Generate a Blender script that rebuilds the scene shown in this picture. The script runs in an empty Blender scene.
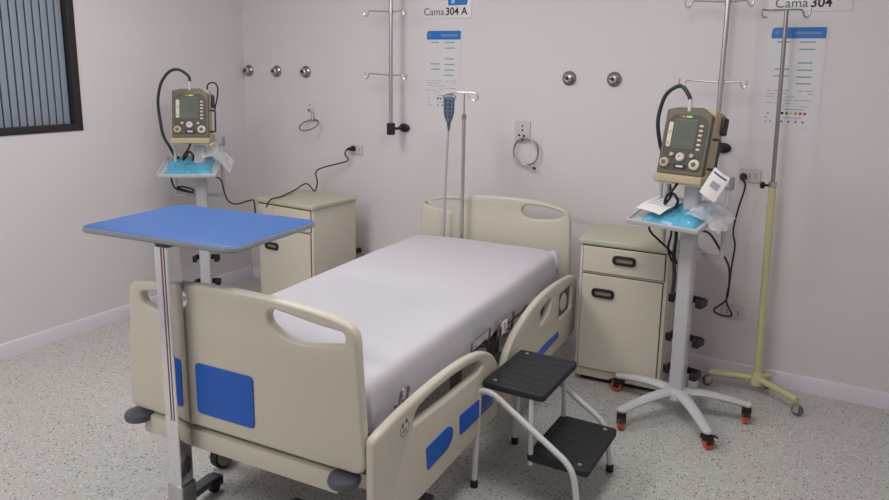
import bpy, bmesh, math, random
from mathutils import Vector, Matrix, noise
random.seed(4)
C = bpy.context.scene.collection
PI = math.pi
sin, cos = math.sin, math.cos

# ------------------------------------------------------------------ materials
def mat(name, col, rough=.5, metal=0., var=.04, vscale=6., bump=0., bscale=200., spec=.5,
        alpha=1., trans=0., coat=0., emit=None):
    m = bpy.data.materials.new(name); m.use_nodes = True
    nt = m.node_tree; N = nt.nodes; L = nt.links
    b = N['Principled BSDF']
    tc = N.new('ShaderNodeTexCoord'); nz = N.new('ShaderNodeTexNoise')
    nz.inputs['Scale'].default_value = vscale; nz.inputs['Detail'].default_value = 3
    L.new(tc.outputs['Object'], nz.inputs['Vector'])
    mx = N.new('ShaderNodeMix'); mx.data_type = 'RGBA'
    a = [max(0, c*(1-var)) for c in col] + [1]; d = [min(1, c*(1+var)) for c in col] + [1]
    mx.inputs['A'].default_value = a; mx.inputs['B'].default_value = d
    L.new(nz.outputs['Fac'], mx.inputs['Factor']); L.new(mx.outputs['Result'], b.inputs['Base Color'])
    b.inputs['Roughness'].default_value = rough; b.inputs['Metallic'].default_value = metal
    b.inputs['Specular IOR Level'].default_value = spec
    b.inputs['Alpha'].default_value = alpha; b.inputs['Transmission Weight'].default_value = trans
    b.inputs['Coat Weight'].default_value = coat
    if emit:
        b.inputs['Emission Color'].default_value = (*emit[0], 1); b.inputs['Emission Strength'].default_value = emit[1]
    if bump:
        n2 = N.new('ShaderNodeTexNoise'); n2.inputs['Scale'].default_value = bscale
        L.new(tc.outputs['Object'], n2.inputs['Vector'])
        bp = N.new('ShaderNodeBump'); bp.inputs['Strength'].default_value = bump; bp.inputs['Distance'].default_value = .002
        L.new(n2.outputs['Fac'], bp.inputs['Height']); L.new(bp.outputs['Normal'], b.inputs['Normal'])
    return m

def srgb(r, g, b):
    f = lambda c: (c/255/12.92 if c/255 <= .04045 else ((c/255+.055)/1.055)**2.4)
    return (f(r), f(g), f(b))

M = {}
M['wall'] = mat('wall_paint', srgb(218, 213, 215), .55, var=.015, vscale=1.2, bump=.05, bscale=120)
M['ceil'] = mat('ceiling_paint', srgb(228, 226, 222), .8, var=.01)
M['base'] = mat('baseboard_white', srgb(218, 213, 222), .25, var=.015)
M['cream'] = mat('cream_plastic', srgb(200, 194, 179), .38, var=.02, vscale=3)
M['cream_metal'] = mat('cream_enamel', srgb(209, 202, 187), .4, var=.02, vscale=3)
M['lid'] = mat('pale_green_laminate', srgb(186, 185, 163), .4, var=.03)
M['gap'] = mat('dark_gap', srgb(60, 50, 42), .8)
M['blue'] = mat('royal_blue_plastic', srgb(20, 90, 186), .4, var=.03)
M['blue_top'] = mat('blue_laminate', srgb(50, 98, 166), .4, var=.02)
M['edge'] = mat('grey_edge_band', srgb(138, 142, 152), .45)
M['chrome'] = mat('chrome', (.78, .78, .79), .09, 1., var=.01)
M['steel'] = mat('brushed_steel', (.55, .54, .53), .28, 1., var=.05, vscale=30)
M['dsteel'] = mat('satin_nickel', (.36, .35, .34), .3, 1., var=.06, vscale=30)
M['black'] = mat('black_plastic', srgb(19, 19, 21), .5, var=.1)
M['rubber'] = mat('black_rubber', srgb(30, 32, 36), .7, var=.1)
M['recess'] = mat('taupe_recess', srgb(150, 141, 126), .5)
M['dgrey'] = mat('dark_grey_plastic', srgb(84, 86, 94), .45)
M['frame'] = mat('grey_frame_enamel', srgb(96, 92, 86), .5)
M['white'] = mat('white_enamel', srgb(214, 213, 214), .35, var=.015)
M['cart'] = mat('light_grey_enamel', srgb(194, 193, 196), .38, var=.015)
M['wplastic'] = mat('white_plastic', srgb(222, 220, 218), .4, var=.015)
M['offplate'] = mat('pale_grey_plastic', srgb(203, 198, 196), .4, var=.015)
M['sheet'] = mat('white_cotton_sheet', srgb(200, 197, 205), .9, var=.012, vscale=2, bump=.12, bscale=500, spec=.2)
M['mattress'] = mat('grey_mattress_cover', srgb(120, 122, 130), .7)
M['orange'] = mat('orange_wheel', srgb(214, 92, 56), .45)
M['tyre'] = mat('grey_wheel', srgb(98, 96, 96), .5)
M['ivcream'] = mat('yellowed_cream_paint', srgb(202, 196, 150), .4, var=.03)
M['tread'] = mat('black_rubber_tread', srgb(34, 36, 40), .65, var=.08, bump=.2, bscale=90)
M['khaki'] = mat('khaki_housing', srgb(186, 172, 142), .5, var=.03)
M['dkhaki'] = mat('grey_brown_panel', srgb(96, 90, 78), .45, var=.04)
M['dkhaki2'] = mat('dark_panel_inset', srgb(70, 66, 58), .45, var=.04)
M['screen'] = mat('lcd_screen', srgb(88, 96, 90), .2, var=.05)
M['button'] = mat('pale_button', srgb(206, 200, 180), .45)
M['led'] = mat('green_lamp', srgb(120, 215, 60), .4, emit=((.3, .9, .1), .25))
M['amber'] = mat('amber_lamp', srgb(188, 128, 60), .4)
M['hose'] = mat('dark_green_hose', srgb(34, 52, 44), .45, var=.1)
M['tray'] = mat('grey_tray', srgb(188, 190, 194), .35, var=.02)
M['bluepack'] = mat('blue_sterile_wrap', srgb(84, 172, 206), .35, var=.18, vscale=14, bump=.6, bscale=40, coat=.6)
M['film'] = mat('clear_plastic_film', srgb(236, 238, 242), .15, var=.03, alpha=.5, bump=.6, bscale=30, coat=.6)
M['paper'] = mat('white_paper', srgb(236, 234, 232), .7, var=.02)
M['print'] = mat('grey_print', srgb(166, 166, 174), .7)
M['printblue'] = mat('blue_print', srgb(60, 84, 140), .6)
M['pendant'] = mat('slate_blue_plastic', srgb(92, 104, 124), .45)
M['pbutton'] = mat('navy_button', srgb(44, 58, 84), .5)
M['cord'] = mat('pale_grey_cord', srgb(176, 172, 174), .5)
M['signblue'] = mat('sign_blue', srgb(32, 112, 196), .4, var=.05)
M['signwhite'] = mat('sign_acrylic', srgb(224, 219, 222), .35, var=.01)
M['poster'] = mat('poster_film', srgb(218, 214, 219), .4, var=.01)
M['teal'] = mat('teal_print', srgb(112, 166, 176), .6)
M['bluegrey_print'] = mat('blue_grey_print', srgb(112, 142, 178), .6)
M['ink'] = mat('black_ink', srgb(34, 34, 40), .6)
M['greyink'] = mat('grey_ink', srgb(92, 92, 100), .6)
M['lightblue'] = mat('light_blue_print', srgb(150, 200, 240), .5)
M['redink'] = mat('red_ink', srgb(170, 50, 50), .6)
M['greenink'] = mat('green_ink', srgb(40, 120, 70), .6)
M['yellowink'] = mat('yellow_ink', srgb(205, 195, 80), .6)
M['pinkline'] = mat('maroon_stripe', srgb(150, 80, 96), .4)
M['blackframe'] = mat('black_window_frame', srgb(38, 34, 36), .4)
M['slat'] = mat('blue_grey_slat', srgb(140, 150, 164), .4, var=.05, vscale=3)
M['slatgap'] = mat('dark_slat_gap', srgb(58, 62, 72), .7)

def floor_mat():
    m = bpy.data.materials.new('terrazzo_floor'); m.use_nodes = True
    nt = m.node_tree; N = nt.nodes; L = nt.links; b = N['Principled BSDF']
    tc = N.new('ShaderNodeTexCoord')
    def chips(scale, lo, hi, c):
        v = N.new('ShaderNodeTexVoronoi'); v.inputs['Scale'].default_value = scale
        L.new(tc.outputs['Object'], v.inputs['Vector'])
        r = N.new('ShaderNodeValToRGB'); r.color_ramp.elements[0].position = lo; r.color_ramp.elements[0].color = (1, 1, 1, 1)
        r.color_ramp.elements[1].position = hi; r.color_ramp.elements[1].color = (0, 0, 0, 1)
        L.new(v.outputs['Distance'], r.inputs['Fac'])
        s = N.new('ShaderNodeSeparateColor'); L.new(v.outputs['Color'], s.inputs['Color'])
        g = N.new('ShaderNodeMath'); g.operation = 'GREATER_THAN'; g.inputs[1].default_value = c
        L.new(s.outputs['Red'], g.inputs[0])
        mu = N.new('ShaderNodeMath'); mu.operation = 'MULTIPLY'
        L.new(r.outputs['Color'], mu.inputs[0]); L.new(g.outputs[0], mu.inputs[1])
        return mu.outputs[0]
    nz = N.new('ShaderNodeTexNoise'); nz.inputs['Scale'].default_value = 70; nz.inputs['Detail'].default_value = 4
    L.new(tc.outputs['Object'], nz.inputs['Vector'])
    base = N.new('ShaderNodeMix'); base.data_type = 'RGBA'
    base.inputs['A'].default_value = (*srgb(166, 164, 160), 1); base.inputs['B'].default_value = (*srgb(208, 206, 203), 1)
    L.new(nz.outputs['Fac'], base.inputs['Factor'])
    prev = base.outputs['Result']
    for sc, lo, hi, c, col in ((75, .28, .42, .82, srgb(128, 120, 112)), (52, .20, .30, .88, srgb(100, 94, 89)), (95, .3, .4, .75, srgb(222, 220, 217)), (130, .32, .4, .80, srgb(142, 134, 126))):
        mx = N.new('ShaderNodeMix'); mx.data_type = 'RGBA'; mx.inputs['B'].default_value = (*col, 1)
        L.new(prev, mx.inputs['A']); L.new(chips(sc, lo, hi, c), mx.inputs['Factor']); prev = mx.outputs['Result']
    L.new(prev, b.inputs['Base Color']); b.inputs['Roughness'].default_value = .38
    b.inputs['Specular IOR Level'].default_value = .4
    return m
M['floor'] = floor_mat()

# ------------------------------------------------------------------ mesh helpers
def catmull(P, n=6, closed=False):
    P = [Vector(p) for p in P]; out = []; k = len(P)
    rng = range(k if closed else k-1)
    for i in rng:
        if closed: a, b, c, d = P[(i-1) % k], P[i], P[(i+1) % k], P[(i+2) % k]
        else: a, b, c, d = P[max(i-1, 0)], P[i], P[i+1], P[min(i+2, k-1)]
        for j in range(n):
            t = j/n
            out.append(.5*((2*b)+(c-a)*t+(2*a-5*b+4*c-d)*t*t+(3*b-a-3*c+d)*t**3))
    if not closed: out.append(P[-1])
    return out

def bend(P, r, n=6):
    """polyline with its corners rounded by radius r"""
    P = [Vector(p) for p in P]; out = [P[0]]
    for i in range(1, len(P)-1):
        a, b, c = P[i-1], P[i], P[i+1]
        rr = r[i] if isinstance(r, (list, tuple)) else r
        d1 = (a-b); d2 = (c-b); q = min(rr, d1.length*.48, d2.length*.48)
        p1 = b+d1.normalized()*q; p2 = b+d2.normalized()*q
        for j in range(n+1):
            t = j/n; out.append((1-t)**2*p1+2*t*(1-t)*b+t*t*p2)
    out.append(P[-1]); return out

def rpoly(P, r, n=5):
    """closed 2D polygon with rounded corners"""
    k = len(P); out = []
    for i in range(k):
        a, b, c = Vector(P[i-1]), Vector(P[i]), Vector(P[(i+1) % k])
        rr = r[i] if isinstance(r, (list, tuple)) else r
        d1 = a-b; d2 = c-b; q = min(rr, d1.length*.49, d2.length*.49)
        if q < 1e-5: out.append(tuple(b)); continue
        p1 = b+d1.normalized()*q; p2 = b+d2.normalized()*q
        for j in range(n+1):
            t = j/n; v = (1-t)**2*p1+2*t*(1-t)*b+t*t*p2; out.append((v.x, v.y))
    return out

def rrect(x0, y0, x1, y1, r, n=5): return rpoly([(x0, y0), (x1, y0), (x1, y1), (x0, y1)], r, n)
def circ(x, y, r, n=20): return [(x+r*cos(2*PI*i/n), y+r*sin(2*PI*i/n)) for i in range(n)]

XZ = Matrix(((1, 0, 0, 0), (0, 0, -1, 0), (0, 1, 0, 0), (0, 0, 0, 1)))      # plane (x,y)->(x,z), depth -> -y
YZ = Matrix(((0, 0, 1, 0), (1, 0, 0, 0), (0, 1, 0, 0), (0, 0, 0, 1)))       # plane (x,y)->(y,z), depth -> +x
def T(x, y, z): return Matrix.Translation((x, y, z))
def R(a, ax): return Matrix.Rotation(a, 4, ax)

class MB:
    def __init__(s): s.bm = bmesh.new()
    def add(s, b2, mx=None, mi=0):
        for f in b2.faces: f.material_index = mi
        if mx is not None: b2.transform(mx)
        me = bpy.data.meshes.new('tmp'); b2.to_mesh(me); b2.free(); s.bm.from_mesh(me); bpy.data.meshes.remove(me)
        return s
    def box(s, c, d, bev=0., seg=2, mx=None, mi=0):
        b = bmesh.new(); bmesh.ops.create_cube(b, size=1)
        b.transform(T(*c) @ Matrix.Diagonal((d[0], d[1], d[2], 1)))
        if bev: bmesh.ops.bevel(b, geom=b.edges[:], offset=min(bev, min(d)*.49), segments=seg, profile=.6, affect='EDGES')
        return s.add(b, mx, mi)
    def lathe(s, prof, mx=None, seg=24, mi=0):
        b = bmesh.new(); rings = []
        for r, z in prof:
            rings.append([b.verts.new((max(r, 1e-5)*cos(2*PI*i/seg), max(r, 1e-5)*sin(2*PI*i/seg), z)) for i in range(seg)])
        for A, B in zip(rings, rings[1:]):
            for i in range(seg): b.faces.new((A[i], A[(i+1) % seg], B[(i+1) % seg], B[i]))
        b.faces.new(rings[0][::-1]); b.faces.new(rings[-1])
        return s.add(b, mx, mi)
    def cyl(s, p0, p1, r0, r1=None, seg=18, mi=0, bev=0.):
        p0 = Vector(p0); p1 = Vector(p1); r1 = r0 if r1 is None else r1; h = (p1-p0).length
        mx = T(*p0) @ (p1-p0).to_track_quat('Z', 'Y').to_matrix().to_4x4()
        pr = [(r0, 0), (r1, h)]
        if bev: pr = [(r0-bev, 0), (r0, bev), (r1, h-bev), (r1-bev, h)]
        return s.lathe(pr, mx, seg, mi)
    def ball(s, c, d, mi=0, mx=None, seg=16):
        b = bmesh.new(); bmesh.ops.create_uvsphere(b, u_segments=seg, v_segments=seg//2+2, radius=1)
        d = d if hasattr(d, '__len__') else (d, d, d)
        b.transform(T(*c) @ Matrix.Diagonal((*d, 1))); return s.add(b, mx, mi)
    def tube(s, P, r, seg=10, closed=False, mi=0, flat=None, mx=None):
        P = [Vector(p) for p in P]; n = len(P); b = bmesh.new(); rings = []
        up = None
        for i in range(n):
            if closed: t = P[(i+1) % n]-P[i-1]
            else: t = P[min(i+1, n-1)]-P[max(i-1, 0)]
            t.normalize()
            if up is None:
                up = Vector((0, 0, 1)) if abs(t.z) < .9 else Vector((0, 1, 0))
            x = t.cross(up).normalized(); up = x.cross(t).normalized()
            rr = r[i] if isinstance(r, (list, tuple)) else r
            ra, rb = (rr, rr) if flat is None else (rr*flat[0], rr*flat[1])
            rings.append([b.verts.new(P[i]+x*ra*cos(2*PI*k/seg)+up*rb*sin(2*PI*k/seg)) for k in range(seg)])
        m = n if closed else n-1
        for i in range(m):
            A = rings[i]; B = rings[(i+1) % n]
            for k in range(seg): b.faces.new((A[k], A[(k+1) % seg], B[(k+1) % seg], B[k]))
        if not closed: b.faces.new(rings[0][::-1]); b.faces.new(rings[-1])
        bmesh.ops.recalc_face_normals(b, faces=b.faces[:])
        return s.add(b, mx, mi)
    def prism(s, outline, th, bev=0., holes=(), mx=None, mi=0, res=2):
        """flat outline (holes cut) extruded by th, centred on depth, edges rounded by bev"""
        cu = bpy.data.curves.new('tmp', 'CURVE'); cu.dimensions = '2D'; cu.fill_mode = 'BOTH'
        cu.extrude = max(th/2-bev, 0); cu.bevel_depth = bev; cu.bevel_resolution = res; cu.offset = -bev
        for P in (outline, *holes):
            sp = cu.splines.new('POLY'); sp.points.add(len(P)-1); sp.use_cyclic_u = True
            for q, p in zip(sp.points, P): q.co = (p[0], p[1], 0, 1)
        return s.curve(cu, mx, mi)
    def curve(s, cu, mx=None, mi=0):
        ob = bpy.data.objects.new('tmp', cu); C.objects.link(ob)
        dg = bpy.context.evaluated_depsgraph_get(); dg.update()
        me = bpy.data.meshes.new_from_object(ob.evaluated_get(dg))
        b = bmesh.new(); b.from_mesh(me); bmesh.ops.remove_doubles(b, verts=b.verts[:], dist=1e-6)
        bpy.data.objects.remove(ob); bpy.data.meshes.remove(me); bpy.data.curves.remove(cu)
        return s.add(b, mx, mi)
    def text(s, body, size, mx=None, mi=0, bold=0., ext=.0006, space=1.):
        cu = bpy.data.curves.new('tmp', 'FONT'); cu.body = body; cu.size = size; cu.extrude = ext; cu.offset = bold
        cu.space_character = space
        return s.curve(cu, mx, mi)
    def grid(s, f, nu, nv, mx=None, mi=0):
        b = bmesh.new(); V = [[b.verts.new(f(i/nu, j/nv)) for j in range(nv+1)] for i in range(nu+1)]
        for i in range(nu):
            for j in range(nv): b.faces.new((V[i][j], V[i+1][j], V[i+1][j+1], V[i][j+1]))
        return s.add(b, mx, mi)
    def build(s, name, m, parent=None, ang=40, smooth=True):
        me = bpy.data.meshes.new(name); s.bm.to_mesh(me); s.bm.free()
        for q in (m if isinstance(m, (list, tuple)) else [m]): me.materials.append(M[q] if isinstance(q, str) else q)
        if smooth:
            me.shade_smooth(); me.set_sharp_from_angle(angle=math.radians(ang))
        o = bpy.data.objects.new(name, me); C.objects.link(o)
        if parent: o.parent = parent
        return o

def tag(o, label, cat, group=None, kind=None):
    o['label'] = label; o['category'] = cat
    if group: o['group'] = group
    if kind: o['kind'] = kind
    return o
def thing(name, label, cat, loc=(0, 0, 0), rz=0., group=None):
    o = bpy.data.objects.new(name, None); o.empty_display_size = .1; C.objects.link(o)
    o.location = loc; o.rotation_euler = (0, 0, rz); return tag(o, label, cat, group)
def struct(name, mb, m, parent=None, **k):
    o = mb.build(name, m, parent, **k)
    if parent is None: o['kind'] = 'structure'
    return o
def copy_tree(o, parent=None):
    c = o.copy(); C.objects.link(c)
    if parent: c.parent = parent
    for ch in list(o.children): copy_tree(ch, c)
    return c

# ------------------------------------------------------------------ room
RX, RY, RZ = 5.4, -5.6, 2.75
struct('floor', MB().box((RX/2, RY/2, -.05), (RX+.4, -RY+.4, .1)), 'floor', smooth=False)
struct('ceiling', MB().box((RX/2, RY/2, RZ+.05), (RX+.4, -RY+.4, .1)), 'ceil', smooth=False)
struct('wall_back', MB().box((RX/2, .05, RZ/2), (RX, .1, RZ)), 'wall', smooth=False)
struct('wall_right', MB().box((RX+.05, RY/2, RZ/2), (.1, -RY+.2, RZ)), 'wall', smooth=False)
struct('wall_front', MB().box((RX/2, RY-.05, RZ/2), (RX, .1, RZ)), 'wall', smooth=False)
WY0, WY1, WZ0, WZ1 = -2.75, -1.374, 1.290, 2.35
wl = MB()
wl.box((-.05, (RY-.1+WY0)/2, RZ/2), (.1, WY0-RY+.1, RZ)).box((-.05, (WY1+.1)/2, RZ/2), (.1, .1-WY1, RZ))
wl.box((-.05, (WY0+WY1)/2, WZ0/2), (.1, WY1-WY0, WZ0)).box((-.05, (WY0+WY1)/2, (RZ+WZ1)/2), (.1, WY1-WY0, RZ-WZ1))
struct('wall_left', wl, 'wall', smooth=False)
def skirting(name, y_or_x, along):
    prof = [(0, 0), (.016, 0), (.014, .075), (.009, .086), (0, .09)]
    b = MB()
    if along == 'x': b.prism([(-p[0], p[1]) for p in prof], RX-.04, mx=T(RX/2, 0, 0) @ YZ)
    else: b.prism([(p[0], p[1]) for p in prof], -RY-.02, mx=T(0, RY/2, 0) @ XZ)
    return struct(name, b, 'base', ang=30)
skirting('baseboard_back', 0, 'x'); skirting('baseboard_left', 0, 'y')

# window with vertical slats in the left wall
wf = MB()
fw = .046
wf.prism(rrect(WY0, WZ0, WY1, WZ1, .002), .07, .003, holes=[rrect(WY0+fw, WZ0+.042, WY1-fw, WZ1-fw, .002)], mx=T(-.026, 0, 0) @ YZ)
w1 = struct('window_1', wf, 'blackframe')
ws = MB()
ws.box((-.06, (WY0+WY1)/2, (WZ0+WZ1)/2), (.01, WY1-WY0-.01, WZ1-WZ0-.01), mi=1)
y = WY1-fw-.004
while y > WY0+fw:
    ws.box((-.048, y-.018, (WZ0+WZ1)/2), (.012, .036, WZ1-WZ0-.06), .004, mi=0); y -= .0445
ws.build('slat_pane', ['slat', 'slatgap'], w1)

# ------------------------------------------------------------------ wall fittings
def outlet(x, label):
    t = thing('gas_outlet', label, 'gas outlet', (x, 0, 1.661), 0, 'chrome medical gas outlets on the back wall')
    ry = R(PI/2, 'X')
    MB().lathe([(.044, 0), (.044, .006), (.040, .012), (.030, .018), (.028, .016)], ry, 28).build('flange', 'dsteel', t)
    MB().lathe([(.024, .014), (.026, .030), (.024, .044), (.016, .048), (.015, .040), (.001, .040)], ry, 24).build('nozzle', 'steel', t)
    MB().lathe([(.011, .0402), (.011, .043), (.0005, .043)], ry, 16).build('port', 'black', t)
    return t
outlet(.0527, 'chrome round gas outlet closest to the corner of the two walls')
outlet(.338, 'chrome round gas outlet, middle one of the three left of the ceiling pole')
outlet(.624, 'chrome round gas outlet straight above the small hanging cable ring')
outlet(2.668, 'chrome round gas outlet over the right side of the bed headboard, left of its pair')
outlet(2.944, 'chrome round gas outlet above the right bedside cabinet, right of its pair')

def ceiling_pole(loc, label):
    t = thing('ceiling_infusion_pole', label, 'iv pole', loc, 0, 'steel infusion poles hanging from the ceiling')
    x, y, z0 = loc
    MB().cyl((0, 0, .0), (0, 0, RZ-z0-.012), .0135, bev=.001).cyl((0, 0, RZ-z0-.012), (0, 0, RZ-z0-.001), .05, bev=.002).build('pole', 'steel', t)
    for h in (.350, .757):
        p = [(-.212, 0, h+.022), (-.214, 0, h-.006), (-.200, 0, h-.022), (-.185, 0, h-.012), (-.178, 0, h+.006), (-.160, 0, h+.012), (0, 0, h+.004), (.085, 0, h+.008), (.098, 0, h-.010), (.110, 0, h-.022), (.122, 0, h-.010), (.124, 0, h+.016)]
        b = MB().tube(catmull(p, 4), .0042, 8); b.cyl((0, 0, h-.01), (0, 0, h+.02), .0165); b.build('hook_bar', 'steel', t)
    MB().box((0, 0, .0), (.044, .04, .08), .006).build('clamp', 'black', t)
    k = MB().cyl((.01, .015, .0), (.018, .132, .0), .010); k.ball((.016, .137, .0), (.044, .012, .029)); k.ball((.014, .105, 0), (.016, .016, .018)); k.build('wall_bracket', 'black', t)
ceiling_pole((1.478, -.15, 1.300), 'steel ceiling-hung infusion pole with black clamp, left of the blue wall poster by the bed')
ceiling_pole((3.560, -.15, 1.306), 'steel ceiling-hung infusion pole rising behind the right ventilator')

def bed_sign(x, txt, label):
    t = thing('bed_number_sign', label, 'sign', (x, 0, 2.022), 0)
    MB().prism(rrect(0, 0, .385, .24, .012), .004, .001, mx=T(0, -.0025, 0) @ XZ).build('panel', 'signwhite', t)
    MB().text('Cama', .066, T(.030, -.0052, .022) @ XZ, space=1.02).build('light_lettering', 'greyink', t)
    MB().text(txt, .066, T(.195, -.0052, .022) @ XZ, bold=.0011).build('bold_lettering', 'ink', t)
    p = [(.215, .082), (.352, .082), (.372, .235), (.215, .235)]
    MB().prism(rpoly(p, .008), .002, 0, mx=T(0, -.0055, 0) @ XZ).build('blue_emblem', 'signblue', t)
    e = MB().prism(rpoly([(.236, .092), (.262, .092), (.268, .125), (.256, .14), (.242, .125)], .008), .001, 0, mx=T(0, -.0072, 0) @ XZ)
    e.build('emblem_mark', 'lightblue', t)
bed_sign(1.609, '304 A', 'white bed sign reading Cama 304 A above the blue-headed poster')
bed_sign(3.737, '304', 'white bed sign reading Cama 304 at top right behind the cream pole')

def poster(x, label):
    t = thing('information_poster', label, 'poster', (x, 0, 1.43), 0, 'blue-headed posters on the back wall')
    W, H = .254, .515
    g = MB().prism(rrect(-.012, 0, W+.006, H+.004, .01), .002, 0, mx=T(0, -.001, 0) @ XZ)
    for (x0, x1, zz) in ((.03, .092, .438), (.135, .21, .438), (.137, .212, .402), (.137, .205, .333), (.03, .1, .300), (.137, .208, .297), (.03, .1, .266), (.137, .208, .262), (.137, .208, .228)):
        g.prism(rrect(x0, zz, x1, zz+.007, .001), .001, 0, mx=T(0, -.0023, 0) @ XZ, mi=1)
    rr = random.Random(3)
    for zz in (.192, .176, .160, .144, .128, .112):
        xx = .0
        while xx < .215:
            w = rr.uniform(.015, .05)
            if rr.random() < .72: g.prism(rrect(xx, zz, min(xx+w, .225), zz+.004, .0005), .001, 0, mx=T(0, -.0023, 0) @ XZ, mi=2)
            xx += w+.012
    for xx, zz in ((.006, .05), (.012, .072), (.006, .028), (.03, .03)): g.prism(rrect(xx, zz, xx+.012, zz+.008, .001), .001, 0, mx=T(0, -.0023, 0) @ XZ, mi=2)
    g.prism(rrect(.09, .096, .19, .101, .001), .001, 0, mx=T(0, -.0023, 0) @ XZ, mi=2)
    g.prism(rrect(.095, .052, .18, .057, .001), .001, 0, mx=T(0, -.0023, 0) @ XZ, mi=2)
    g.build('sheet', ['poster', 'teal', 'print'], t)
    h = MB().prism(rrect(0, H-.055, W, H, [.003, .003, .008, .024]), .002, 0, mx=T(0, -.0030, 0) @ XZ)
    h.prism(circ(.024, H-.026, .009), .001, 0, mx=T(0, -.0042, 0) @ XZ, mi=1)
    h.prism(rrect(.11, H-.036, .235, H-.022, .003), .001, 0, mx=T(0, -.0042, 0) @ XZ, mi=1)
    h.build('header', ['signblue', 'bluegrey_print'], t)
    for i, c in enumerate(('ink', 'greenink', 'yellowink', 'amber', 'redink', 'redink')):
        MB().prism(circ(.088+i*.0215, .078, .0072, 14), .001, 0, mx=T(0, -.0023, 0) @ XZ).build('colour_dot', c, t)
    for i in range(4): MB().prism(circ(.088+i*.034, .034, .0055, 12), .001, 0, mx=T(0, -.0023, 0) @ XZ).build('icon', 'greyink' if i != 2 else 'redink', t)
poster(1.665, 'white poster with blue header above the bed, half covered by the handset')
poster(3.766, 'white poster with blue header and coloured dots behind the cream pole')

def plate(name, x0, x1, z0, z1, label, holes, mats=('offplate', 'greyink')):
    t = thing(name, label, 'wall socket' if 'socket' in name else 'wall plate', ((x0+x1)/2, 0, z0))
    w = x1-x0; h = z1-z0
    b = MB().prism(rrect(-w/2, 0, w/2, h, .006), .009, .002, mx=T(0, -.0045, 0) @ XZ)
    for (hx, hz, r) in holes: b.prism(circ(hx, hz, r, 14), .001, 0, mx=T(0, -.0092, 0) @ XZ, mi=1)
    b.build('cover', mats, t)
    return t
plate('wall_socket', 1.025, 1.135, 1.085, 1.155, 'white wall socket with a black plug, left of the ceiling pole clamp', [(-.02, .03, .005), (-.02, .04, .005), (.03, .03, .004), (.03, .042, .004)])
plate('wall_socket', 1.085, 1.195, .345, .415, 'white low wall socket behind the left bedside cabinet', [(.03, .03, .004), (.03, .042, .004)])
plate('wall_socket', 3.673, 3.783, 1.129, 1.203, 'white wall socket with a black plug right of the right ventilator', [(.0, .03, .004), (.0, .045, .004), (.03, .03, .004), (.03, .045, .004)])
plate('wall_socket', 3.646, 3.766, .346, .422, 'white empty low wall socket right of the right ventilator column', [(-.03, .03, .005), (-.03, .045, .005), (.03, .03, .005), (.03, .045, .005)])
plate('nurse_call_plate', 2.326, 2.427, 1.255, 1.392, 'grey wall plate with small holes above the coiled cable by the headboard', [(.0, .105, .006), (-.0, .078, .007), (-.022, .046, .008), (.012, .044, .008), (0, .012, .006)], ('offplate', 'ink'))
plate('nurse_call_plate', .63, .69, 1.372, 1.445, 'tiny pale wall plate holding the hanging cable ring at left', [(-.012, .012, .010), (.012, .014, .010), (0, .05, .006)], ('wall', 'greyink'))

# coiled cables
t = thing('cable_coil', 'grey coiled cable with black tip on the wall over the headboard', 'cable', (2.414, -.025, 1.119))
pts = []
for i in range(72):
    a = PI/2+2*PI*i/34.; r = .085+.002*sin(i*.7)
    pts.append((r*cos(a), -.004*i/34, .085+r*sin(a)))
MB().tube(pts, .0048, 8).build('coil', 'dsteel', t)
MB().tube(catmull([(.0, -.012, .004), (.03, -.012, -.008), (.062, -.014, -.014)], 5), .004, 8).build('tail', 'cord', t)
MB().cyl((.056, -.014, -.013), (.074, -.014, -.016), .0085).build('tip', 'black', t)
MB().cyl((-.03, .016, .168), (-.02, -.012, .166), .007).build('hook', 'greyink', t)
t = thing('cable_coil', 'small dark cable ring hanging tilted under the left gas outlets', 'cable', (.700, -.012, 1.243))
pts = [(.074*cos(2*PI*i/36), -.06+.062*sin(2*PI*i/36), .036+.036*sin(2*PI*i/36)) for i in range(36)]
MB().tube(pts, .0055, 8, closed=True).build('ring', 'dsteel', t)
MB().cyl((-.03, .008, .150), (0, -.012, .066), .008).build('hook', 'dsteel', t)

def cord_thing(name, label, path, r=.005, plug=None, plugdir=(0, 1, 0), m='black', n=8):
    t = thing(name, label, 'cable', path[-1])
    o = Vector(path[-1])
    MB().tube([p-o for p in catmull(path, n)], r, 8).build('cable', m, t)
    if plug is not None:
        p = Vector(plug)-o; d = Vector(plugdir).normalized()
        b = MB().cyl(p, p+d*.045, .014, .020, bev=.003); b.cyl(p-d*.03, p+d*.002, .008, .0125); b.build('plug', 'black', t)
    return t

# ------------------------------------------------------------------ bed
BED = (2.3631, -.3792, 0); BA = .0528
BM = T(*BED) @ R(BA, 'Z')
bed = thing('hospital_bed', 'cream plastic hospital bed with blue inlays and side rails', 'bed', BED, BA)
# local: x = across, y = -v (v runs from head to foot)
def board(v, outline, holes, th, mats='cream'):
    return MB().prism(outline, th, .012, holes, mx=T(0, -v, 0) @ XZ, res=3)
fo = rpoly([(-.515, .468), (-.495, .70), (-.475, .955), (-.20, .986), (.06, .992), (.24, .986), (.40, .970), (.49, .945), (.505, .70), (.52, .468)], [.05, .3, .045, .3, .3, .3, .2, .045, .3, .05])
hr = rpoly([(.15, .935), (.158, .905), (.215, .868), (.285, .860), (.446, .885), (.45, .925), (.33, .934), (.235, .948), (.172, .955)], [.015, .02, .04, .05, .02, .02, .08, .05, .02])
hl = rpoly([(-.195, .935), (-.205, .905), (-.25, .868), (-.30, .860), (-.415, .880), (-.418, .922), (-.33, .932), (-.25, .948), (-.212, .953)], [.015, .02, .04, .05, .02, .02, .08, .05, .02])
fb = board(2.148, fo, [hr[::-1], hl[::-1]], .04).build('footboard', 'cream', bed)
MB().prism(rrect(-.168, .524, .086, .708, .018), .006, .002, mx=T(0, -2.170, 0) @ XZ).build('blue_panel', 'blue', fb)
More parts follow.
